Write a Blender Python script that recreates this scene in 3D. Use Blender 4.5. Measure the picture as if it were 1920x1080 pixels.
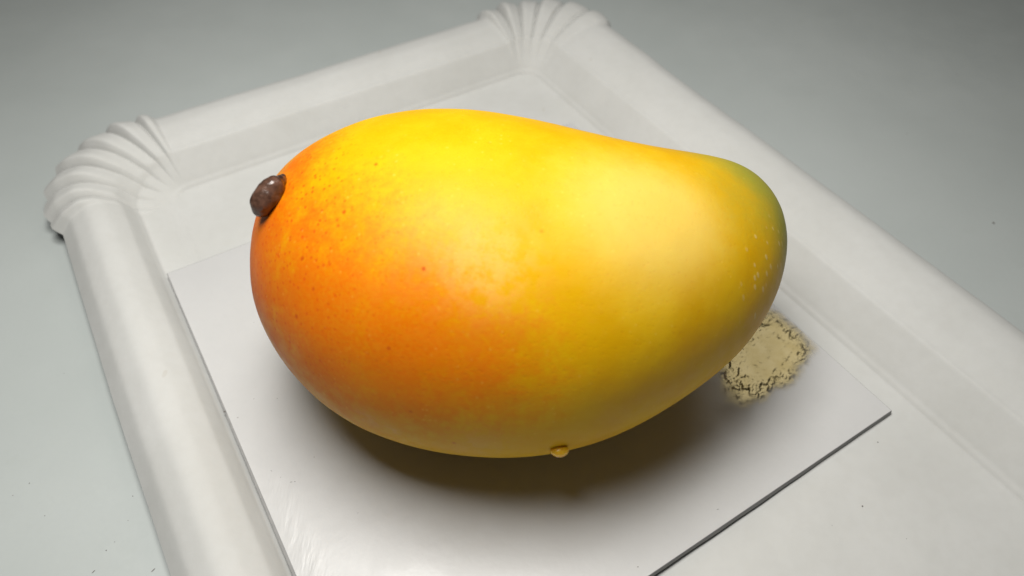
import bpy, bmesh, math, random
import numpy as np
from mathutils import Matrix, Vector, noise

random.seed(7)
MM = 0.001
scene = bpy.context.scene
for o in list(bpy.data.objects):
    bpy.data.objects.remove(o)

# ------------------------------------------------------------------ camera
CAM_H = 134.5                                    # lens height over the table, mm
F_PX = 1371.0                                    # focal length in pixels of a 1920 wide frame
CAM_R = np.array([[0.99991524, -0.01301973, 0.0],
                  [0.00981195, 0.75355769, -0.65730856],
                  [0.00855798, 0.65725284, 0.75362156]])
cam_data = bpy.data.cameras.new('camera')
cam_data.sensor_width = 36.0
cam_data.lens = F_PX / 1920 * 36.0
cam_data.clip_start = 0.002
cam_data.clip_end = 20
cam_data.dof.use_dof = True
cam_data.dof.focus_distance = 0.138
cam_data.dof.aperture_fstop = 16.5
cam = bpy.data.objects.new('camera', cam_data)
m = Matrix(CAM_R.tolist()).to_4x4()
m.translation = (0, 0, CAM_H * MM)
cam.matrix_world = m
scene.collection.objects.link(cam)
scene.camera = cam

# ------------------------------------------------------------------ light
world = bpy.data.worlds.new('World')
scene.world = world
world.use_nodes = True
bgn = world.node_tree.nodes['Background']
bgn.inputs[0].default_value = (1.0, 0.98, 0.95, 1)
bgn.inputs[1].default_value = 0.03

def area(name, loc, target, size, power, col, shape='DISK'):
    d = bpy.data.lights.new(name, 'AREA')
    d.shape = shape
    d.size = size
    d.energy = power
    d.color = col
    o = bpy.data.objects.new(name, d)
    o.location = loc
    o.rotation_euler = (Vector(target) - Vector(loc)).to_track_quat('-Z', 'Y').to_euler()
    scene.collection.objects.link(o)
    return o
lamp = area('ceiling_lamp', (-0.034, 0.091, 0.25), (-0.032, 0.090, 0.0), 0.135, 0.85, (1.0, 0.98, 0.935), 'RECTANGLE')
lamp.data.size_y = 0.09
# added unseen light at the back right, for the golden card patch to mirror
refl_light = area('reflection_light', (0.52, 0.86, 1.03), (0.05, 0.095, 0.01), 0.42, 0.95, (1.0, 0.97, 0.90), 'SQUARE')

vs = scene.view_settings
vs.view_transform = 'Standard'
vs.look = 'None'
vs.exposure = 0.0
vs.gamma = 1.0
scene.render.engine = 'CYCLES'
scene.cycles.diffuse_bounces = 2
scene.render.resolution_x = 1024
scene.render.resolution_y = 576

# ------------------------------------------------------------------ helpers
ANG = math.radians(32.6)
UX = np.array([math.cos(ANG), math.sin(ANG)])
VX = np.array([math.sin(ANG), -math.cos(ANG)])
def w2(u, v):                                    # plate coordinates (across, towards us) to table coordinates, mm
    return u * UX[0] + v * VX[0], u * UX[1] + v * VX[1]
def on_plane(px, py, z):                         # the table point (mm) a picture position shows at height z
    d = CAM_R @ np.array([px - 960, -(py - 540), -F_PX])
    t = (CAM_H - z) / -d[2]
    return np.array([d[0] * t, d[1] * t, z])
def project(P):
    d = (P - np.array([0, 0, CAM_H])) @ CAM_R
    return np.stack([960 + F_PX * d[..., 0] / -d[..., 2], 540 - F_PX * d[..., 1] / -d[..., 2]], -1)
def to_uv(p):
    return float(p[0] * UX[0] + p[1] * UX[1]), float(p[0] * VX[0] + p[1] * VX[1])

def mesh_obj(name, verts, faces, mat, parent=None, normals=None, smooth=True, origin=None):
    me = bpy.data.meshes.new(name)
    v = np.asarray(verts, float) * MM
    if origin is not None:
        v = v - np.asarray(origin) * MM
    me.from_pydata(v.tolist(), [], [tuple(int(i) for i in f) for f in faces])
    if smooth:
        me.polygons.foreach_set('use_smooth', [True] * len(me.polygons))
    me.update()
    if normals is not None:
        me.normals_split_custom_set_from_vertices(np.asarray(normals, float).tolist())
    me.materials.append(mat)
    o = bpy.data.objects.new(name, me)
    scene.collection.objects.link(o)
    if parent is not None:
        o.parent = parent
    elif origin is not None:
        o.location = np.asarray(origin) * MM
    return o
def thing(name, label, cat, loc=(0, 0, 0)):
    o = bpy.data.objects.new(name, None)
    o.empty_display_size = 0.01
    o.location = np.asarray(loc) * MM
    o['label'] = label
    o['category'] = cat
    scene.collection.objects.link(o)
    return o
def point_attr(me, name, values):
    a = me.attributes.new(name, 'FLOAT', 'POINT')
    a.data.foreach_set('value', np.asarray(values, float).ravel())

class Nodes:
    def __init__(self, name):
        self.mat = bpy.data.materials.new(name)
        self.mat.use_nodes = True
        self.t = self.mat.node_tree
        self.bsdf = self.t.nodes['Principled BSDF']
        self.out = self.t.nodes['Material Output']
    def n(self, kind, **kw):
        nd = self.t.nodes.new(kind)
        for k, v in kw.items():
            setattr(nd, k, v)
        return nd
    def l(self, a, b):
        self.t.links.new(a, b)
    def set(self, sock, v):
        if hasattr(v, 'links') or isinstance(v, bpy.types.NodeSocket):
            self.l(v, sock)
        else:
            sock.default_value = v
    def coord(self, scale=(1, 1, 1), rot=(0, 0, 0)):
        tc = self.n('ShaderNodeTexCoord')
        mp = self.n('ShaderNodeMapping')
        mp.inputs['Scale'].default_value = scale
        mp.inputs['Rotation'].default_value = rot
        self.l(tc.outputs['Object'], mp.inputs['Vector'])
        return mp.outputs[0]
    def noise(self, vec, scale, detail=4, rough=0.55, dist=0.0):
        nd = self.n('ShaderNodeTexNoise')
        self.l(vec, nd.inputs['Vector'])
        nd.inputs['Scale'].default_value = scale
        nd.inputs['Detail'].default_value = detail
        nd.inputs['Roughness'].default_value = rough
        nd.inputs['Distortion'].default_value = dist
        return nd.outputs['Fac']
    def voro(self, vec, scale, feature='F1', rand=1.0):
        nd = self.n('ShaderNodeTexVoronoi', feature=feature)
        self.l(vec, nd.inputs['Vector'])
        nd.inputs['Scale'].default_value = scale
        nd.inputs['Randomness'].default_value = rand
        return nd
    def ramp(self, fac, lo, hi, a=0.0, b=1.0):
        nd = self.n('ShaderNodeMapRange', interpolation_type='SMOOTHSTEP')
        self.set(nd.inputs['Value'], fac)
        nd.inputs['From Min'].default_value = lo
        nd.inputs['From Max'].default_value = hi
        nd.inputs['To Min'].default_value = a
        nd.inputs['To Max'].default_value = b
        return nd.outputs[0]
    def math(self, op, a, b=0.0, clamp=False):
        nd = self.n('ShaderNodeMath', operation=op, use_clamp=clamp)
        self.set(nd.inputs[0], a)
        self.set(nd.inputs[1], b)
        return nd.outputs[0]
    def mix(self, fac, a, b, blend='MIX'):
        nd = self.n('ShaderNodeMix', data_type='RGBA', blend_type=blend)
        self.set(nd.inputs[0], fac)
        self.set(nd.inputs[6], a if not isinstance(a, tuple) else (*a, 1))
        self.set(nd.inputs[7], b if not isinstance(b, tuple) else (*b, 1))
        return nd.outputs[2]
    def attr(self, name):
        nd = self.n('ShaderNodeAttribute', attribute_name=name)
        return nd.outputs['Fac']
    def bump(self, height, strength, dist, base=None):
        nd = self.n('ShaderNodeBump')
        nd.inputs['Strength'].default_value = strength
        nd.inputs['Distance'].default_value = dist
        self.l(height, nd.inputs['Height'])
        if base is not None:
            self.l(base, nd.inputs['Normal'])
        return nd.outputs[0]

# ------------------------------------------------------------------ materials
def paper_material():
    k = Nodes('plate_paper')
    c = k.coord()
    big = k.noise(c, 45, 4, 0.55)
    fib = k.noise(k.coord((1, 1, 1)), 2600, 5, 0.6)
    mott = k.noise(c, 420, 4, 0.6)
    col = k.mix(k.ramp(big, 0.3, 0.7), (0.54, 0.543, 0.525), (0.57, 0.573, 0.558))
    col = k.mix(k.ramp(mott, 0.35, 0.7, 0.0, 0.10), col, (0.43, 0.42, 0.39))
    # a few darker fibres in the pulp
    v = k.voro(k.coord((1, 0.35, 1), (0, 0, 0.5)), 190)
    sep = k.n('ShaderNodeSeparateColor')
    k.l(v.outputs['Color'], sep.inputs[0])
    pick = k.math('GREATER_THAN', sep.outputs[0], 0.90)
    dot = k.math('MULTIPLY', k.ramp(v.outputs['Distance'], 0.05, 0.11, 0.28, 0.0), pick)
    col = k.mix(dot, col, (0.42, 0.39, 0.33))
    k.l(col, k.bsdf.inputs['Base Color'])
    k.bsdf.inputs['Roughness'].default_value = 0.62
    k.bsdf.inputs['Specular IOR Level'].default_value = 0.13
    wav = k.noise(c, 110, 3, 0.5)
    b1 = k.bump(wav, 0.35, 0.0006)
    k.l(k.bump(fib, 0.12, 0.0001, b1), k.bsdf.inputs['Normal'])
    return k.mat

def table_material():
    k = Nodes('table_laminate')
    c = k.coord()
    big = k.noise(c, 14, 3, 0.5)
    col = k.mix(k.ramp(big, 0.3, 0.7), (0.415, 0.448, 0.437), (0.455, 0.487, 0.477))
    grime = k.noise(c, 120, 5, 0.65)
    col = k.mix(k.ramp(grime, 0.56, 0.78, 0.0, 0.34), col, (0.40, 0.43, 0.41))
    fine = k.noise(c, 900, 4, 0.6)
    col = k.mix(k.ramp(fine, 0.35, 0.75, 0.0, 0.10), col, (0.38, 0.41, 0.40))
    scr = k.noise(k.coord((1, 0.03, 1), (0, 0, 0.85)), 420, 3, 0.5)
    scrm = k.math('MULTIPLY', k.ramp(scr, 0.70, 0.76), k.ramp(k.noise(c, 30, 2), 0.48, 0.62))
    col = k.mix(k.math('MULTIPLY', scrm, 0.40), col, (0.36, 0.38, 0.37))
    k.l(col, k.bsdf.inputs['Base Color'])
    ro = k.ramp(k.noise(c, 70, 6, 0.7), 0.35, 0.75, 0.30, 0.50)
    k.l(ro, k.bsdf.inputs['Roughness'])
    k.bsdf.inputs['Specular IOR Level'].default_value = 0.45
    k.l(k.bump(k.noise(c, 700, 3, 0.6), 0.06, 0.0002), k.bsdf.inputs['Normal'])
    return k.mat

def card_material():
    k = Nodes('glossy_card')
    c = k.coord()
    big = k.noise(c, 35, 3, 0.5)
    col = k.mix(k.ramp(big, 0.3, 0.7), (0.53, 0.53, 0.528), (0.55, 0.55, 0.547))
    fine = k.noise(c, 800, 4, 0.6)
    col = k.mix(k.ramp(fine, 0.45, 0.8, 0.0, 0.10), col, (0.44, 0.435, 0.43))
    k.l(col, k.bsdf.inputs['Base Color'])
    k.l(k.ramp(k.noise(c, 160, 5, 0.65), 0.35, 0.7, 0.30, 0.42), k.bsdf.inputs['Roughness'])
    k.bsdf.inputs['Specular IOR Level'].default_value = 0.5
    peel = k.noise(c, 650, 3, 0.55)
    b1 = k.bump(peel, 0.10, 0.00025)
    wrk = k.math('MULTIPLY', k.noise(k.coord((1, 0.22, 1), (0, 0, 0.45)), 420, 3, 0.6), k.attr('worn'))
    k.l(k.bump(wrk, 0.8, 0.0003, b1), k.bsdf.inputs['Normal'])
    return k.mat

def board_material():
    k = Nodes('card_core')
    c = k.coord((1, 1, 12))
    col = k.mix(k.noise(c, 500, 4), (0.21, 0.21, 0.208), (0.32, 0.318, 0.312))
    k.l(col, k.bsdf.inputs['Base Color'])
    k.bsdf.inputs['Roughness'].default_value = 0.8
    return k.mat

def reflection_material():
    k = Nodes('painted_gold_reflection')  # card's reflection put into a gold, half metallic colour
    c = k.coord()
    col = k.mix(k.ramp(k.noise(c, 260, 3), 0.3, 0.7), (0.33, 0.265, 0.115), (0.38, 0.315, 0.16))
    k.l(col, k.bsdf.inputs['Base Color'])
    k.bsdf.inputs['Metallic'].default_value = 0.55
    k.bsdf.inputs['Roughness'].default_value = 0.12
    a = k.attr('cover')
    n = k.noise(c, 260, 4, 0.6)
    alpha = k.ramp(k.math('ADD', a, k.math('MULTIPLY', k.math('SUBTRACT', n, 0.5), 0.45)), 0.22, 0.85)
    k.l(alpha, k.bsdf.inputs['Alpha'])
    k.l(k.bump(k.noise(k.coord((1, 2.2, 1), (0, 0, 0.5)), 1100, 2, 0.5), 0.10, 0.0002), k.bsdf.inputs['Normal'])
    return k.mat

def mango_material():
    k = Nodes('mango_skin')
    c = k.coord()
    stretch = k.coord((0.55, 1, 1))
    n1 = k.noise(c, 95, 5, 0.6)
    n2 = k.noise(c, 420, 5, 0.62)
    n3 = k.noise(c, 1300, 3, 0.6)
    yellow = k.mix(k.ramp(n1, 0.3, 0.72), (0.67, 0.36, 0.002), (0.71, 0.425, 0.005))
    # blush: orange cheek and stem shoulder, mottled
    bl = k.attr('blush')
    jit = k.math('ADD', k.math('MULTIPLY', k.math('SUBTRACT', n1, 0.5), 0.55), k.math('MULTIPLY', k.math('SUBTRACT', n2, 0.5), 0.85))
    jit = k.math('ADD', jit, k.math('MULTIPLY', k.math('SUBTRACT', n3, 0.5), 0.35))
    blm = k.ramp(k.math('ADD', bl, k.math('MULTIPLY', jit, k.ramp(bl, 0.05, 0.4))), 0.10, 1.0)
    orange = k.mix(k.ramp(n2, 0.3, 0.7), (0.70, 0.138, 0.001), (0.71, 0.178, 0.0025))
    grain = k.noise(c, 1500, 4, 0.65)
    orange = k.mix(k.math('MULTIPLY', k.ramp(grain, 0.36, 0.64), k.ramp(k.attr('freckle'), 0.1, 0.8, 0.22, 0.6)), orange, (0.70, 0.26, 0.006))
    orange = k.mix(k.math('MULTIPLY', k.ramp(k.attr('freckle'), 0.25, 1.0), 0.55), orange, (0.66, 0.115, 0.002))
    col = k.mix(blm, yellow, orange)
    # shade on the belly, painted as a darker tone low on the fruit
    shade_m = k.ramp(k.math('ADD', k.attr('belly_shade'), k.math('MULTIPLY', jit, 0.35)), 0.1, 0.95)
    col = k.mix(k.math('MULTIPLY', shade_m, 0.75), col, (0.40, 0.215, 0.005))
    # green shoulder at the beak
    gr = k.ramp(k.math('ADD', k.attr('green'), k.math('MULTIPLY', jit, 0.30)), 0.12, 0.95)
    col = k.mix(k.math('MULTIPLY', gr, 0.85), col, (0.29, 0.31, 0.04))
    # pale mottled patch
    px_ = k.attr('pale')
    pm = k.math('MULTIPLY', px_, k.ramp(n2, 0.35, 0.62))
    col = k.mix(k.math('MULTIPLY', pm, 0.25), col, (0.95, 0.72, 0.22))
    sheen_m = k.ramp(k.math('ADD', k.attr('sheen_tint'), k.math('MULTIPLY', jit, 0.25)), 0.05, 1.1)  # broad soft sheen painted into the skin colour
    col = k.mix(k.math('MULTIPLY', sheen_m, 0.62), col, (0.80, 0.60, 0.145))
    # lenticels: fine freckles everywhere on the blush, sparse bigger ones
    v1 = k.voro(c, 950)
    s1 = k.n('ShaderNodeSeparateColor')
    k.l(v1.outputs['Color'], s1.inputs[0])
    d1 = k.math('MULTIPLY', k.ramp(v1.outputs['Distance'], 0.14, 0.36, 0.9, 0.0), k.math('GREATER_THAN', s1.outputs[0], 0.45))
    d1 = k.math('MULTIPLY', d1, k.ramp(k.attr('freckle'), 0.1, 0.9, 0.05, 0.8))
    col = k.mix(d1, col, (0.62, 0.085, 0.004))
    v2 = k.voro(c, 230)
    s2 = k.n('ShaderNodeSeparateColor')
    k.l(v2.outputs['Color'], s2.inputs[0])
    d2 = k.math('MULTIPLY', k.ramp(v2.outputs['Distance'], 0.03, 0.125, 1.0, 0.0), k.math('GREATER_THAN', s2.outputs[1], 0.60))
    d2 = k.math('MULTIPLY', d2, k.ramp(k.attr('spots'), 0.05, 0.8, 0.06, 0.8))
    col = k.mix(d2, col, (0.50, 0.06, 0.004))
    # pale pinprick pores over the whole fruit
    v4 = k.voro(c, 760)
    s4 = k.n('ShaderNodeSeparateColor')
    k.l(v4.outputs['Color'], s4.inputs[0])
    d4 = k.math('MULTIPLY', k.ramp(v4.outputs['Distance'], 0.08, 0.26, 1.0, 0.0), k.math('GREATER_THAN', s4.outputs[1], 0.55))
    col = k.mix(k.math('MULTIPLY', d4, k.ramp(n1, 0.35, 0.7, 0.03, 0.20)), col, (0.98, 0.70, 0.12))
    # whitish dry flecks near the beak
    v3 = k.voro(k.coord((1, 1.0, 0.30), (0.5, 0.25, 0)), 800)
    s3 = k.n('ShaderNodeSeparateColor')
    k.l(v3.outputs['Color'], s3.inputs[0])
    d3 = k.math('MULTIPLY', k.ramp(v3.outputs['Distance'], 0.16, 0.34, 1.0, 0.0), k.math('GREATER_THAN', s3.outputs[2], 0.35))
    d3 = k.math('MULTIPLY', d3, k.ramp(k.math('ADD', k.attr('fleck'), k.math('MULTIPLY', k.math('SUBTRACT', n2, 0.5), 0.7)), 0.12, 0.6, 0.0, 0.5))
    col = k.mix(d3, col, (0.80, 0.64, 0.26))
    # dry scars along the lower edge
    sc = k.math('MULTIPLY', k.attr('scar'), k.ramp(n2, 0.42, 0.58))
    col = k.mix(k.math('MULTIPLY', sc, 0.75), col, (0.72, 0.55, 0.24))
    k.l(col, k.bsdf.inputs['Base Color'])
    k.l(k.math('ADD', k.ramp(n2, 0.3, 0.7, 0.38, 0.48), k.ramp(n1, 0.35, 0.65, 0.0, 0.08)), k.bsdf.inputs['Roughness'])
    k.bsdf.inputs['Specular IOR Level'].default_value = 0.13
    k.bsdf.inputs['Subsurface Weight'].default_value = 0.05
    k.bsdf.inputs['Subsurface Radius'].default_value = (1.0, 0.45, 0.08)
    k.bsdf.inputs['Subsurface Scale'].default_value = 0.003
    b0 = k.bump(n2, 0.10, 0.0004)
    pores = k.ramp(v1.outputs['Distance'], 0.0, 0.35)
    b1 = k.bump(pores, 0.10, 0.0002, b0)
    k.l(k.bump(d3, 0.25, 0.0002, b1), k.bsdf.inputs['Normal'])
    return k.mat

def stem_material():
    k = Nodes('stem_resin')
    c = k.coord()
    col = k.mix(k.ramp(k.noise(c, 500, 5, 0.6), 0.35, 0.7), (0.035, 0.017, 0.011), (0.12, 0.062, 0.042))
    k.l(col, k.bsdf.inputs['Base Color'])
    k.bsdf.inputs['Roughness'].default_value = 0.22
    k.bsdf.inputs['Specular IOR Level'].default_value = 0.6
    k.l(k.bump(k.noise(c, 1500, 4, 0.6), 0.22, 0.0003), k.bsdf.inputs['Normal'])
    return k.mat

def drop_material():
    k = Nodes('amber_sap')
    k.bsdf.inputs['Base Color'].default_value = (0.85, 0.50, 0.03, 1)
    k.bsdf.inputs['Roughness'].default_value = 0.18
    k.bsdf.inputs['Subsurface Weight'].default_value = 0.6
    k.bsdf.inputs['Subsurface Radius'].default_value = (1.0, 0.6, 0.15)
    k.bsdf.inputs['Subsurface Scale'].default_value = 0.0015
    return k.mat

def dust_material():
    k = Nodes('dust')
    k.bsdf.inputs['Base Color'].default_value = (0.16, 0.15, 0.14, 1)
    k.bsdf.inputs['Roughness'].default_value = 0.9
    return k.mat

M_PAPER, M_TABLE, M_CARD, M_CORE = paper_material(), table_material(), card_material(), board_material()
M_REFLECTION, M_MANGO, M_STEM, M_DROP, M_DUST = reflection_material(), mango_material(), stem_material(), drop_material(), dust_material()

# ------------------------------------------------------------------ table
tv = [(-900, -500, 0), (900, -500, 0), (900, 1100, 0), (-900, 1100, 0),
      (-900, -500, -25), (900, -500, -25), (900, 1100, -25), (-900, 1100, -25)]
tf = [(0, 1, 2, 3), (7, 6, 5, 4), (0, 4, 5, 1), (1, 5, 6, 2), (2, 6, 7, 3), (3, 7, 4, 0)]
table = mesh_obj('table_top', tv, tf, M_TABLE, smooth=False)
table['kind'] = 'structure'

# ------------------------------------------------------------------ paper plate
FU0, FU1, FV0, FV1, FR, FZ = 2.0, 118.0, -175.0, 22.0, 5.0, 0.55
PROF = {   # outward distance and height of each side's section, mm
    'L': [(0, .55), (9.3, 1.7), (12.2, 6.6), (16, 9.2), (19.5, 9.6), (24, 7.3), (27.4, 3.6)],
    'B': [(0, .55), (6.2, 9.0), (10.8, 10.5), (16, 11.3), (20.5, 10.7), (24.6, 8.8), (27.2, 6.0)],
    'R': [(0, .55), (7.3, 9.4), (12.4, 11.4), (18, 12.7), (22.6, 12.9), (26.4, 11.6), (28, 9.4)],
    'F': [(0, .55), (10, 5.2), (12.8, 8.9), (17, 10.9), (21, 10.7), (25, 8.8), (27.2, 6.0)]}
PLEAT_LIP = 0.4                                     # how far the corner fans bulge outward
NT = 84
def dense_profile(pts):
    pts = np.array(pts, float)
    s = np.r_[0, np.cumsum(np.hypot(*np.diff(pts, axis=0).T))]
    q = np.linspace(0, s[-1], 600)
    d = np.interp(q, s, pts[:, 0]); z = np.interp(q, s, pts[:, 1])
    def sm(a, w):
        kx = np.exp(-0.5 * (np.arange(-3 * w, 3 * w + 1) / w) ** 2); kx /= kx.sum()
        pad = np.r_[2 * a[0] - a[3 * w:0:-1], a, 2 * a[-1] - a[-2:-3 * w - 2:-1]]
        return np.convolve(pad, kx, 'valid')
    zs = sm(z, 20); zt = sm(z, 5)
    wgt = np.clip((q - s[1] * 1.15) / (s[2] - s[1]), 0, 1)           # creases low down stay tight, the rim is round
    zz = zt * (1 - wgt) + zs * wgt
    dd = sm(d, 7)
    zz = zz + 0.18 * np.exp(-((q - s[1] - 0.5) / 0.55) ** 2) + 0.13 * np.exp(-((q - 0.9) / 0.6) ** 2) - 0.10 * np.exp(-((q - 2.2) / 0.6) ** 2)   # pressed crease lines
    i = np.linspace(0, 599, NT)
    return np.interp(i, np.arange(600), dd), np.interp(i, np.arange(600), zz)
DP = {k: dense_profile(v) for k, v in PROF.items()}

cols = []                                          # one column per place around the rim: base u, v, outward angle, weights, corner data
def straight(u0, v0, u1, v1, ang, side, n):
    for i in range(n):
        t = i / n
        cols.append(dict(u=u0 + (u1 - u0) * t, v=v0 + (v1 - v0) * t, a=ang, w={side: 1.0}, fan=None, region='rim_' + side))
def corner(cu, cv, a0, sa, sb, n, edges, amps, cid):
    for i in range(n):
        t = i / n
        cols.append(dict(u=cu, v=cv, a=a0 + math.pi / 2 * t, w={sa: 1 - t * t * (3 - 2 * t), sb: t * t * (3 - 2 * t)},
                         fan=(t, edges, amps), region='corner_' + cid))
PI = math.pi
def pleat_edges(n, rnd):
    w = [rnd.uniform(0.75, 1.3) for _ in range(n)]
    s = sum(w); e = [0.0]
    for x in w: e.append(e[-1] + x / s)
    return e, [rnd.uniform(0.8, 1.25) for _ in range(n)]
rnd = random.Random(11)
# plate frame: u across, v towards us; angles measured in (u, v)
e1 = ([-0.02, 0.10, 0.25, 0.41, 0.57, 0.73, 0.88, 1.02], [0.9, 1.0, 1.1, 1.15, 1.1, 1.2, 1.0])
e2 = ([-0.02, 0.15, 0.30, 0.44, 0.60, 0.78, 1.02], [1.25, 1.5, 0.95, 1.1, 0.8, 0.7])
NC = 190
straight(FU0, FV1 - FR, FU0, FV0 + FR, PI, 'L', 90)                       # left side, running away from us
corner(FU0 + FR, FV0 + FR, PI, 'L', 'B', NC, *e1, 'a')
straight(FU0 + FR, FV0, FU1 - FR, FV0, 1.5 * PI, 'B', 60)
corner(FU1 - FR, FV0 + FR, 1.5 * PI, 'B', 'R', NC, *e2, 'b')
straight(FU1, FV0 + FR, FU1, FV1 - FR, 2 * PI, 'R', 90)
corner(FU1 - FR, FV1 - FR, 0, 'R', 'F', NC // 2, *pleat_edges(7, rnd), 'c')
straight(FU1 - FR, FV1, FU0 + FR, FV1, 0.5 * PI, 'F', 60)
corner(FU0 + FR, FV1 - FR, 0.5 * PI, 'F', 'L', NC // 2, *pleat_edges(7, rnd), 'd')
NCOL = len(cols)

def sstep(x, a, b):
    t = min(1, max(0, (x - a) / (b - a)))
    return t * t * (3 - 2 * t)
def pleat_height(t, edges, amps):
    for i in range(len(amps)):
        if edges[i] <= t < edges[i + 1]:
            x = (t - edges[i]) / (edges[i + 1] - edges[i])
            # a steep fold on one side, a long rounded back on the other, a narrow groove between
            return amps[i] * (sstep(x, 0, 0.30) * (1.0 - 0.66 * sstep(x, 0.30, 1.0)) - 0.50 * math.exp(-(min(x, 1 - x) / 0.06) ** 2)), x
    return 0.0, 0.5
grid = np.zeros((NCOL, NT, 3))
for ci, cdat in enumerate(cols):
    d = sum(DP[s][0] * w for s, w in cdat['w'].items())
    z = sum(DP[s][1] * w for s, w in cdat['w'].items())
    rr = FR if cdat['fan'] else 0.0
    if cdat['fan']:
        t, edges, amps = cdat['fan']
        mid = math.sin(PI * t)
        h, x = pleat_height(t, edges, amps)
        k = np.linspace(0, 1, NT)
        grow = np.clip((k - 0.10) / 0.55, 0, 1) ** 1.05
        env = sstep(t, 0.0, 0.05) * sstep(1 - t, 0.0, 0.05)
        d = d * (1 + (0.155 * mid ** 0.8) * k ** 0.6) + env * grow ** 2 * (0.55 * h + 0.5)
        lip = np.clip((k - 0.70) / 0.30, 0, 1)
        z = z + env * (1.55 * h * grow * (1 - 0.25 * lip)) + mid ** 0.5 * env * lip ** 1.5 * PLEAT_LIP
    ca, sa_ = math.cos(cdat['a']), math.sin(cdat['a'])
    uu = cdat['u'] + ca * (d + rr)
    vv = cdat['v'] + sa_ * (d + rr)
    for j in range(NT):
        kk = j / (NT - 1)
        wob = noise.noise(Vector((uu[j] * 0.025, vv[j] * 0.025, 3.1))) * 0.55 * kk + noise.noise(Vector((uu[j] * 0.11, vv[j] * 0.11, 9.1))) * 0.16 * kk
        x, y = w2(uu[j], vv[j])
        side = noise.noise(Vector((uu[j] * 0.03, vv[j] * 0.03, 7.7))) * 0.45 * kk
        x += (ca * UX[0] + sa_ * VX[0]) * side
        y += (ca * UX[1] + sa_ * VX[1]) * side
        grid[ci, j] = (x, y, z[j] + wob)
# the floor: rings shrinking from the crease to the middle
NR = 16
cu, cv = (FU0 + FU1) / 2, (FV0 + FV1) / 2
cx, cy = w2(cu, cv)
floor_rings = np.zeros((NCOL, NR, 3))
for r in range(NR):
    s = r / NR
    base = grid[:, 0]
    floor_rings[:, r, 0] = cx + (base[:, 0] - cx) * s
    floor_rings[:, r, 1] = cy + (base[:, 1] - cy) * s
    floor_rings[:, r, 2] = FZ + (base[:, 2] - FZ) * s
full = np.concatenate([floor_rings, grid], 1)        # columns x (floor rings + wall rings)
NTT = full.shape[1]
nxt = np.roll(full, -1, 0) - np.roll(full, 1, 0)
rad = np.gradient(full, axis=1)
nor = np.cross(rad, nxt)
nor[:, 0] = (0, 0, 1)
ln = np.linalg.norm(nor, axis=2, keepdims=True)
nor = nor / np.where(ln < 1e-9, 1, ln)
if nor[10, NR + 5, 2] < 0: nor = -nor
nor[:, 0] = (0, 0, 1)
TH = 0.42
low = full - nor * TH
plate = thing('paper_plate', 'white rectangular paper plate with pleated corners under the mango', 'plate', (cx, cy, 0))
plate_origin = np.array([cx, cy, 0])
def plate_piece(name, ccols, j0, j1, label=None):
    cidx = list(ccols)
    m_ = len(cidx); n_ = j1 - j0 + 1
    top = full[cidx][:, j0:j1 + 1].reshape(-1, 3); bot = low[cidx][:, j0:j1 + 1].reshape(-1, 3)
    nt = nor[cidx][:, j0:j1 + 1].reshape(-1, 3)
    N = len(top)
    fs = []
    closed = m_ > NCOL - 1
    for i in range(m_ - (0 if closed else 1)):
        i2 = (i + 1) % m_
        for j in range(n_ - 1):
            a, b, c_, d_ = i * n_ + j, i * n_ + j + 1, i2 * n_ + j + 1, i2 * n_ + j
            fs.append((a, b, c_, d_)); fs.append((N + d_, N + c_, N + b, N + a))
        if j1 == NTT - 1:                             # the cut edge of the paper
            a, d_ = i * n_ + n_ - 1, i2 * n_ + n_ - 1
            fs.append((a, N + a, N + d_, d_))
    v = np.concatenate([top, bot]); nn = np.concatenate([nt, -nt])
    # orientation test
    p = [v[q] for q in fs[min(len(fs) - 1, 2 * (n_ // 2))]]
    if np.cross(p[1] - p[0], p[2] - p[0]) @ nt[fs[min(len(fs) - 1, 2 * (n_ // 2))][0] % N] < 0:
        fs = [f[::-1] for f in fs]
    o = mesh_obj(name, v, fs, M_PAPER, plate, normals=nn, origin=plate_origin)
    if label: o['label'] = label
    return o
# floor, then each straight rim and each pleated corner
plate_piece('plate_floor', range(NCOL), 0, NR)
regs = {}
for i, cdat in enumerate(cols): regs.setdefault(cdat['region'], []).append(i)
for rg, idx in regs.items():
    idx = idx + [(idx[-1] + 1) % NCOL]
    if rg.startswith('rim'):
        plate_piece('rim', idx, NR, NTT - 1)
    else:
        plate_piece('pleated_corner', idx, NR, NTT - 1, 'fan of folded paper pleats')

# ------------------------------------------------------------------ the card
CU0, CU1, CV0, CV1, CT = -6.6, 112.3, -143.9, -26.4, 1.08
def card_top(u, v):
    z = 2.7 + (41.7 - u) * 0.0125
    return z + 0.16 * noise.noise(Vector((u * 0.05, v * 0.05, 2.2)))* sstep(min(u - CU0, CU1 - u, CV1 - v, v - CV0), 40, 0)
card_c = w2((CU0 + CU1) / 2, (CV0 + CV1) / 2)
card = thing('square_card', 'glossy white square card lying on the plate beneath the mango', 'card', (*card_c, 0.9))
card_o = np.array([*card_c, 0.9])
us = np.r_[CU0, CU0 + 0.12, CU0 + 0.4, np.linspace(CU0 + 1, CU0 + 20, 30), np.linspace(CU0 + 23, CU1 - 0.4, 40), CU1 - 0.12, CU1]
vv_ = np.r_[CV0, CV0 + 0.12, np.linspace(CV0 + 0.6, CV1 - 0.6, 70), CV1 - 0.12, CV1]
def sheet(zoff, flip=False):
    P = []
    for a in us:
        for b in vv_:
            x, y = w2(a, b)
            edge = min(a - CU0, CU1 - a, b - CV0, CV1 - b)
            P.append((x, y, card_top(a, b) + zoff))
    return P
nv = len(vv_)
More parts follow.
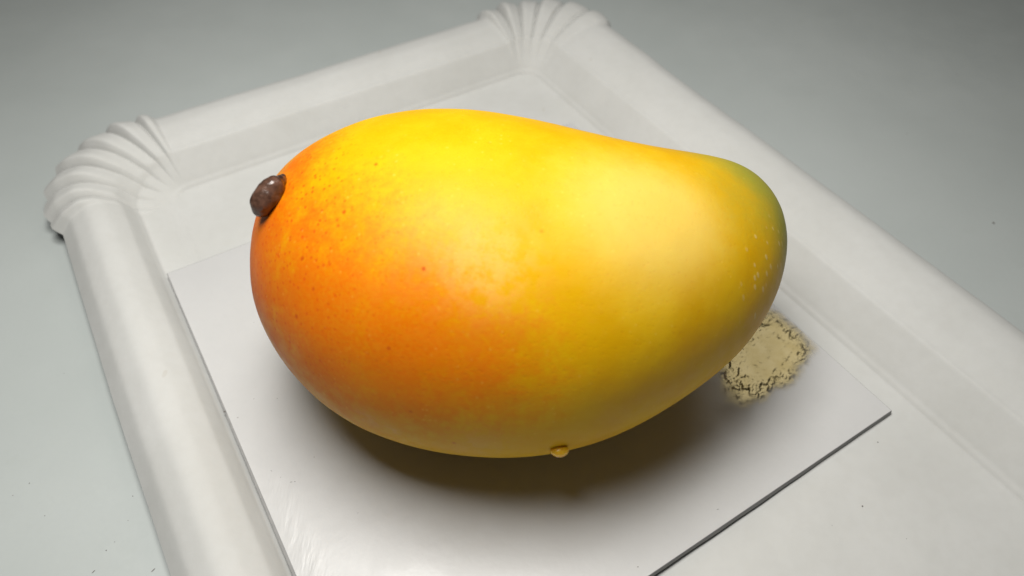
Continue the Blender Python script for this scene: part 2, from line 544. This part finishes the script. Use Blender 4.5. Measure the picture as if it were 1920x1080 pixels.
def sheet_faces(off, flip):
    F = []
    for i in range(len(us) - 1):
        for j in range(nv - 1):
            f = (off + i * nv + j, off + (i + 1) * nv + j, off + (i + 1) * nv + j + 1, off + i * nv + j + 1)
            F.append(f[::-1] if flip else f)
    return F
def slab(z0, z1):
    P = sheet(z1) + sheet(z0)
    N = len(us) * nv
    F = sheet_faces(0, True) + sheet_faces(N, False)
    ring = [i * nv for i in range(len(us))] + [(len(us) - 1) * nv + j for j in range(1, nv)] \
        + [i * nv + nv - 1 for i in range(len(us) - 2, -1, -1)] + [j for j in range(nv - 2, 0, -1)]
    for a, b in zip(ring, ring[1:] + ring[:1]):
        F.append((a, b, N + b, N + a))
    return P, F
P, F = slab(-0.06, 0.0)
face = mesh_obj('glossy_face', P, F, M_CARD, card, origin=card_o)
worn = []
for q in P:                                          # handled, faintly rippled strip of coating along the left edge
    a, b = to_uv(q)
    worn.append(math.exp(-((a - CU0 - 2.8) / 2.4) ** 2) * sstep(b, -88, -66))
point_attr(face.data, 'worn', worn)
P, F = slab(-CT, -0.062)
P = [list(q) for q in P]
for iq, q in enumerate(P):                           # the board was cut at a slant: its grey core peeks out along the left edge
    a, b = to_uv(q)
    if a < CU0 + 0.02:
        k_ = 0.22 + 0.40 * sstep(b, CV0, CV1)
        q[0] -= UX[0] * k_; q[1] -= UX[1] * k_
    if b > CV1 - 0.02:
        k_ = 0.06 if iq < len(P) // 2 else 0.36 + 0.06 * math.sin(a * 0.11) + 0.03 * math.sin(a * 0.53)
        q[0] += VX[0] * k_; q[1] += VX[1] * k_
    if a > CU1 - 0.02:
        q[0] += UX[0] * 0.12; q[1] += UX[1] * 0.12
    if b < CV0 + 0.02:
        q[0] -= VX[0] * 0.15; q[1] -= VX[1] * 0.15
core = mesh_obj('board_core', P, F, M_CORE, card, origin=card_o)
for o in (face, core):
    bm = bmesh.new(); bm.from_mesh(o.data); bmesh.ops.recalc_face_normals(bm, faces=bm.faces)
    for f_ in bm.faces: f_.smooth = abs(f_.normal.z) > 0.5
    for e_ in bm.edges:
        if len(e_.link_faces) == 2 and e_.calc_face_angle(0) > 0.7: e_.smooth = False
    bm.to_mesh(o.data); bm.free()
core['label'] = 'grey cut edge of the card'
# golden reflection on the card, built as a crinkled metallic patch beside the beak
REFL_OUTLINE = [(1352, 672), (1400, 600), (1446, 574), (1490, 606), (1528, 650), (1506, 690), (1452, 732), (1392, 762), (1358, 740)]
fp = np.array([to_uv(on_plane(x, y, 1.7)) for x, y in REFL_OUTLINE])
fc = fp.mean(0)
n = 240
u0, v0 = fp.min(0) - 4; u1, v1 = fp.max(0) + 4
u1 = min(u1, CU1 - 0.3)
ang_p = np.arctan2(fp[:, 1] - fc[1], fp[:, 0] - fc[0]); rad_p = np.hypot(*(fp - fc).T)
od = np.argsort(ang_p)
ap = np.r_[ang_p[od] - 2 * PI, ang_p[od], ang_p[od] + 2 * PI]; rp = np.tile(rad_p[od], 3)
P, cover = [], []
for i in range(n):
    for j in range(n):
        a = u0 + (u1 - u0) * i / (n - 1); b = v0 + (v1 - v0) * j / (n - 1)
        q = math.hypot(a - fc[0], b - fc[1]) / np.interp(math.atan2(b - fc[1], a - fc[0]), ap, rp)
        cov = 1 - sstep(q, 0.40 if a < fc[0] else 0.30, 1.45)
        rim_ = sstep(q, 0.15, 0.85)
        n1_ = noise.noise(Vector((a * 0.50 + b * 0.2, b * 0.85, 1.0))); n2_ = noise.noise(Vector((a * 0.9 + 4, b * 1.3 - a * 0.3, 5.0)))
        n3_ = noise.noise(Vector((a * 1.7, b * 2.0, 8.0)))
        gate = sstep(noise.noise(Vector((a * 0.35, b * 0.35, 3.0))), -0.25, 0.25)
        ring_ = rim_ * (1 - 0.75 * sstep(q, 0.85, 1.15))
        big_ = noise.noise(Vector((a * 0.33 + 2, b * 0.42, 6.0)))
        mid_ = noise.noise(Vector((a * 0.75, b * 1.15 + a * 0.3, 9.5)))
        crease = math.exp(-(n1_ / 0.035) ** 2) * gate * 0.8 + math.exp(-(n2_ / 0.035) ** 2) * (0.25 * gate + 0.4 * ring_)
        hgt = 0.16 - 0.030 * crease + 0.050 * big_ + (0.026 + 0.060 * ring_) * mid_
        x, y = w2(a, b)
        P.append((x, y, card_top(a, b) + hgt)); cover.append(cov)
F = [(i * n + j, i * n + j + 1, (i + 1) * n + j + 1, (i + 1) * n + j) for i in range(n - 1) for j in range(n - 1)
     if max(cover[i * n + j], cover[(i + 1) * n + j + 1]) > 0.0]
refl_patch = mesh_obj('card_reflection_patch', P, F, M_REFLECTION, card, origin=card_o)
point_attr(refl_patch.data, 'cover', cover)
refl_patch['label'] = 'golden reflection on the card, modelled as a crinkled patch'

# ------------------------------------------------------------------ the mango
FIT = [-48.1253, 52.8815, 94.6331, 2.4606, 4.8416, 1.2964, -0.1037, -0.2282, -0.1052, 0.1669,
       33.9597, -5.6854, 2.9009, -0.094, 0.6821, -0.7028, -0.0057, -0.2525]
cheb = np.polynomial.chebyshev.chebval
RAT, CARD_Z = 0.92, 2.7
def mango_axis(xi):
    X = (FIT[0] + FIT[1]) / 2 + (FIT[1] - FIT[0]) / 2 * xi
    y = cheb(xi, FIT[2:10])
    r = np.sqrt(np.clip(1 - xi ** 2, 0, None)) * cheb(xi, FIT[10:18])
    return X, y, r
NX, NP = 260, 220
th = np.linspace(0, PI, NX)
xi = -np.cos(th)
X, Y, Rr = mango_axis(xi)
bmax = RAT * Rr.max()
ZC = bmax + CARD_Z - 0.03
ph = np.linspace(0, 2 * PI, NP, endpoint=False)
ring = np.stack([X[1:-1, None] + 0 * ph, Y[1:-1, None] + Rr[1:-1, None] * np.cos(ph), ZC + RAT * Rr[1:-1, None] * np.sin(ph)], -1)
body = ring.reshape(-1, 3)
poles = np.array([[X[0], Y[0], ZC], [X[-1], Y[-1], ZC]])
pts = np.concatenate([body, poles])
faces = []
for i in range(NX - 3):
    for j in range(NP):
        a, b = i * NP + j, i * NP + (j + 1) % NP
        faces.append((a, b, b + NP, a + NP))
N = len(body)
for j in range(NP):
    faces.append((N, (j + 1) % NP, j))
    faces.append((N + 1, (NX - 3) * NP + j, (NX - 3) * NP + (j + 1) % NP))
ctr = np.array([X[NX // 2], 95, ZC])
f0 = faces[NP * 100]
if np.cross(pts[f0[1]] - pts[f0[0]], pts[f0[2]] - pts[f0[0]]) @ (pts[f0[0]] - ctr) < 0:
    faces = [f[::-1] for f in faces]
# where things sit on the skin (found once on the smooth body)
camv = np.array([0, 0, CAM_H])
nrm_body = np.zeros_like(pts)
g = ring
du = np.gradient(g, axis=0); dv = np.roll(g, -1, 1) - np.roll(g, 1, 1)
nb = np.cross(du, dv); nb /= np.linalg.norm(nb, axis=2, keepdims=True)
if nb[100, 0] @ (g[100, 0] - ctr) < 0: nb = -nb
nrm_body[:N] = nb.reshape(-1, 3); nrm_body[N] = (-1, 0, 0); nrm_body[N + 1] = (1, 0, 0)
pj = project(pts)
facing = ((camv - pts) * nrm_body).sum(1) > 0
def skin_at(px, py):
    dd = np.hypot(pj[:, 0] - px, pj[:, 1] - py) + np.where(facing, 0, 1e6)
    return int(np.argmin(dd))
def near(px, py, rad, sharp=2.0):
    p0 = pts[skin_at(px, py)]
    return np.exp(-(np.linalg.norm(pts - p0, axis=1) / rad) ** sharp)
# gentle unevenness of a real fruit
def lump(p):
    return noise.noise(Vector(p * 0.045)) * 0.18 + noise.noise(Vector(p * 0.13 + 7)) * 0.08 + noise.noise(Vector(p * 0.5 + 3)) * 0.018
low_w = np.clip((pts[:, 2] - 8) / 15, 0, 1)
disp = np.array([lump(p) for p in pts]) * low_w
pts_d = pts + nrm_body * disp[:, None]
mango = thing('mango', 'ripe yellow mango with orange blush and greenish tip lying on the card', 'mango', (0, 95, CARD_Z))
m_o = np.array([0, 95, CARD_Z])
skin = mesh_obj('skin', pts_d, faces, M_MANGO, mango, origin=m_o)
me = skin.data
blush = np.maximum.reduce([near(560, 470, 17) * 0.8, near(490, 420, 17, 2.2), near(478, 520, 16, 2.2), near(520, 650, 15) * 0.8, near(600, 600, 23, 2.0), near(750, 650, 19, 1.9), near(880, 680, 16, 1.7) * 0.8,
                           near(700, 520, 13, 2.2) * 0.55, near(550, 310, 11) * 0.85, near(810, 560, 12, 1.7) * 0.5, near(640, 440, 13, 1.8) * 0.62])
point_attr(me, 'blush', blush)
point_attr(me, 'freckle', np.clip(near(495, 400, 16) + near(600, 560, 22) * 0.45 + near(472, 530, 16) * 0.8, 0, 1))
point_attr(me, 'spots', np.clip(near(560, 480, 22) + near(640, 620, 26) * 0.8 + near(820, 650, 20) * 0.5 + near(560, 720, 18) * 0.6, 0, 1))
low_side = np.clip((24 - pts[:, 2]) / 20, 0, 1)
point_attr(me, 'belly_shade', low_side * 0.9 * np.clip((8 - pts[:, 0]) / 30, 0, 1))
point_attr(me, 'green', np.maximum.reduce([near(1425, 335, 13, 1.7), near(1468, 400, 13, 1.7), near(1475, 455, 9, 1.7) * 0.8, near(1340, 297, 10, 1.7) * 0.6, near(1430, 390, 9, 1.7) * 0.6, near(1385, 365, 15, 1.8) * 0.5, near(1430, 470, 10) * 0.3]))
point_attr(me, 'pale', np.clip(near(920, 490, 6.5, 2.5) + near(820, 455, 7) * 0.4, 0, 1))
point_attr(me, 'sheen_tint', np.clip(near(1190, 400, 13, 2.0) + near(1290, 420, 9) * 0.5, 0, 1))
point_attr(me, 'fleck', np.clip(near(1440, 505, 6.5, 3) + near(1420, 560, 5) * 0.6 + near(1455, 450, 4) * 0.5, 0, 1))
point_attr(me, 'scar', np.clip(near(602, 744, 1.1, 3) + near(588, 735, 0.9, 3) + near(672, 788, 1.0, 3) * 0.8 + near(735, 806, 1.3) * 0.5 + near(690, 790, 3.0) * 0.35 + near(900, 840, 5.0) * 0.3, 0, 1))

# single darker lenticels one can find on the photograph's cheek: flat discs of darker skin lie in the skin material above

# stem stub: resin coated lump on the shoulder
si = skin_at(517, 372)
sp, sn = pts_d[si], nrm_body[si]
view = (camv - sp) / np.linalg.norm(camv - sp)
def dir_px(dx, dy):                                  # tangent direction on the skin that runs this way in the picture
    w_ = CAM_R @ np.array([dx, -dy, 0.0])
    w_ = w_ - sn * (w_ @ sn)
    return w_ / np.linalg.norm(w_)
along = dir_px(-0.62, 0.78)
across = np.cross(sn, along)
def stem_mesh():
    bm = bmesh.new()
    lobes = [(0.0, 0.0, 0.6, 2.3), (1.5, 0.15, 0.75, 2.05), (2.5, 0.0, 0.5, 1.6), (-1.5, 0.2, 0.7, 1.75), (-2.6, -0.9, 0.15, 1.05), (-3.3, -1.7, -0.1, 0.6), (0.2, -1.0, 0.1, 1.6), (0.8, 0.1, 0.7, 2.2), (-0.8, 0.1, 0.68, 2.05), (2.0, 0.1, 0.65, 1.85)]
    for a, b, h, r in lobes:
        c_ = sp + along * a * 1.05 + across * b + sn * (h * 1.5 + 0.5)
        bmesh.ops.create_icosphere(bm, subdivisions=4, radius=r * MM, matrix=Matrix.Translation(Vector((c_ - m_o) * MM)))
    me_ = bpy.data.meshes.new('stem_stub')
    bm.to_mesh(me_); bm.free()
    me_.polygons.foreach_set('use_smooth', [True] * len(me_.polygons))
    return me_
st = bpy.data.objects.new('stem_stub', stem_mesh())
scene.collection.objects.link(st)
st.parent = mango
st.data.materials.append(M_STEM)
st['label'] = 'dark brown resinous stem stub'
rm = st.modifiers.new('merge', 'REMESH'); rm.mode = 'VOXEL'; rm.voxel_size = 0.00012; rm.use_smooth_shade = True
smo = st.modifiers.new('soften', 'SMOOTH'); smo.iterations = 42; smo.factor = 0.5
tx = bpy.data.textures.new('stem_lumps', 'CLOUDS'); tx.noise_scale = 0.0016; tx.noise_depth = 1
dp = st.modifiers.new('lumps', 'DISPLACE'); dp.texture = tx; dp.strength = 0.00025; dp.texture_coords = 'LOCAL'

# a drop of sap hanging from the belly
di = skin_at(1047, 838)
dpnt, dn = pts_d[di], nrm_body[di]
dr = np.array(CAM_R @ np.array([1.0, 0, 0]))
bm = bmesh.new()
bmesh.ops.create_uvsphere(bm, u_segments=40, v_segments=24, radius=1.0)
axis_d = CAM_R @ np.array([0.0, -1.0, 0.0])
zv = (axis_d + dn * 0.5); zv /= np.linalg.norm(zv)
yv = np.cross(zv, dr); yv /= np.linalg.norm(yv); xv = np.cross(yv, zv)
for v in bm.verts:
    t = (v.co.z + 1) / 2
    wd = 1.35 + 0.45 * (1 - t)
    p = dpnt + zv * (0.60 + v.co.z * 1.0) + xv * v.co.x * wd + yv * v.co.y * 1.1
    v.co = Vector((p - m_o) * MM)
bmesh.ops.recalc_face_normals(bm, faces=bm.faces)
dme = bpy.data.meshes.new('sap_drop'); bm.to_mesh(dme); bm.free()
dme.polygons.foreach_set('use_smooth', [True] * len(dme.polygons))
dme.materials.append(M_DROP)
dob = bpy.data.objects.new('sap_drop', dme); scene.collection.objects.link(dob); dob.parent = mango
dob['label'] = 'amber drop of sap hanging from the belly'

# ------------------------------------------------------------------ dust
bm = bmesh.new()
rd = random.Random(5)
def speck(p, r, stretch=1.0, rot=0.0):
    mt = Matrix.Translation(Vector(p * MM)) @ Matrix.Rotation(rot, 4, 'Z') @ Matrix.Diagonal((stretch, 1, 0.35, 1))
    b0 = len(bm.verts)
    bmesh.ops.create_icosphere(bm, subdivisions=1, radius=r * 0.75 * MM, matrix=mt)
    bm.verts.ensure_lookup_table()
    for v in bm.verts[b0:]:
        v.co += Vector((rd.uniform(-1, 1), rd.uniform(-1, 1), 0)) * r * MM * 0.25
for x, y, r in [(1863, 418, .45), (55, 906, .17), (249, 930, .16), (84, 967, .13), (199, 1032, .16), (215, 1016, .12), (24, 929, .12), (240, 976, .11), (120, 700, .1), (1700, 250, .2)]:
    speck(on_plane(x, y, 0.05), r)
for x, y, s, a in [(287, 1069, 5, 0.9), (175, 1072, 4, 1.0), (1795, 140, 3, 0.3)]:
    speck(on_plane(x, y, 0.05), 0.13, s, a)
def on_card(x, y):
    p = on_plane(x, y, 2.0)
    for _ in range(3):
        p = on_plane(x, y, card_top(*to_uv(p)))
    return p + np.array([0, 0, 0.03])
for x, y, r in [(589, 857, .12), (671, 962, .10), (526, 895, .08), (465, 545, .1), (477, 604, .1), (520, 747, .12), (476, 748, .1), (1196, 1063, .16)]:
    speck(on_card(x, y), r)
for x, y, s, a in [(509, 883, 4, -0.6), (546, 904, 6, 0.25), (553, 903, 4, 0.1), (1346, 955, 6, 0.2), (446, 783, 4, 0.3)]:
    speck(on_card(x, y), 0.06, s, a)
for x, y, r in [(1617, 949, .22), (1646, 829, .2), (1700, 1010, .1), (1560, 985, .1)]:
    speck(on_plane(x, y, FZ + 0.08), r)
speck(on_card(422, 772) + np.array([-0.1, 0, 0.05]), 0.26, 1.3, 0.4)
dm = bpy.data.meshes.new('dust_specks'); bm.to_mesh(dm); bm.free()
dm.materials.append(M_DUST)
du_ = bpy.data.objects.new('dust_specks', dm); scene.collection.objects.link(du_)
du_['kind'] = 'stuff'
du_['label'] = 'tiny dark dust specks scattered over table, plate and card'
du_['category'] = 'dust'
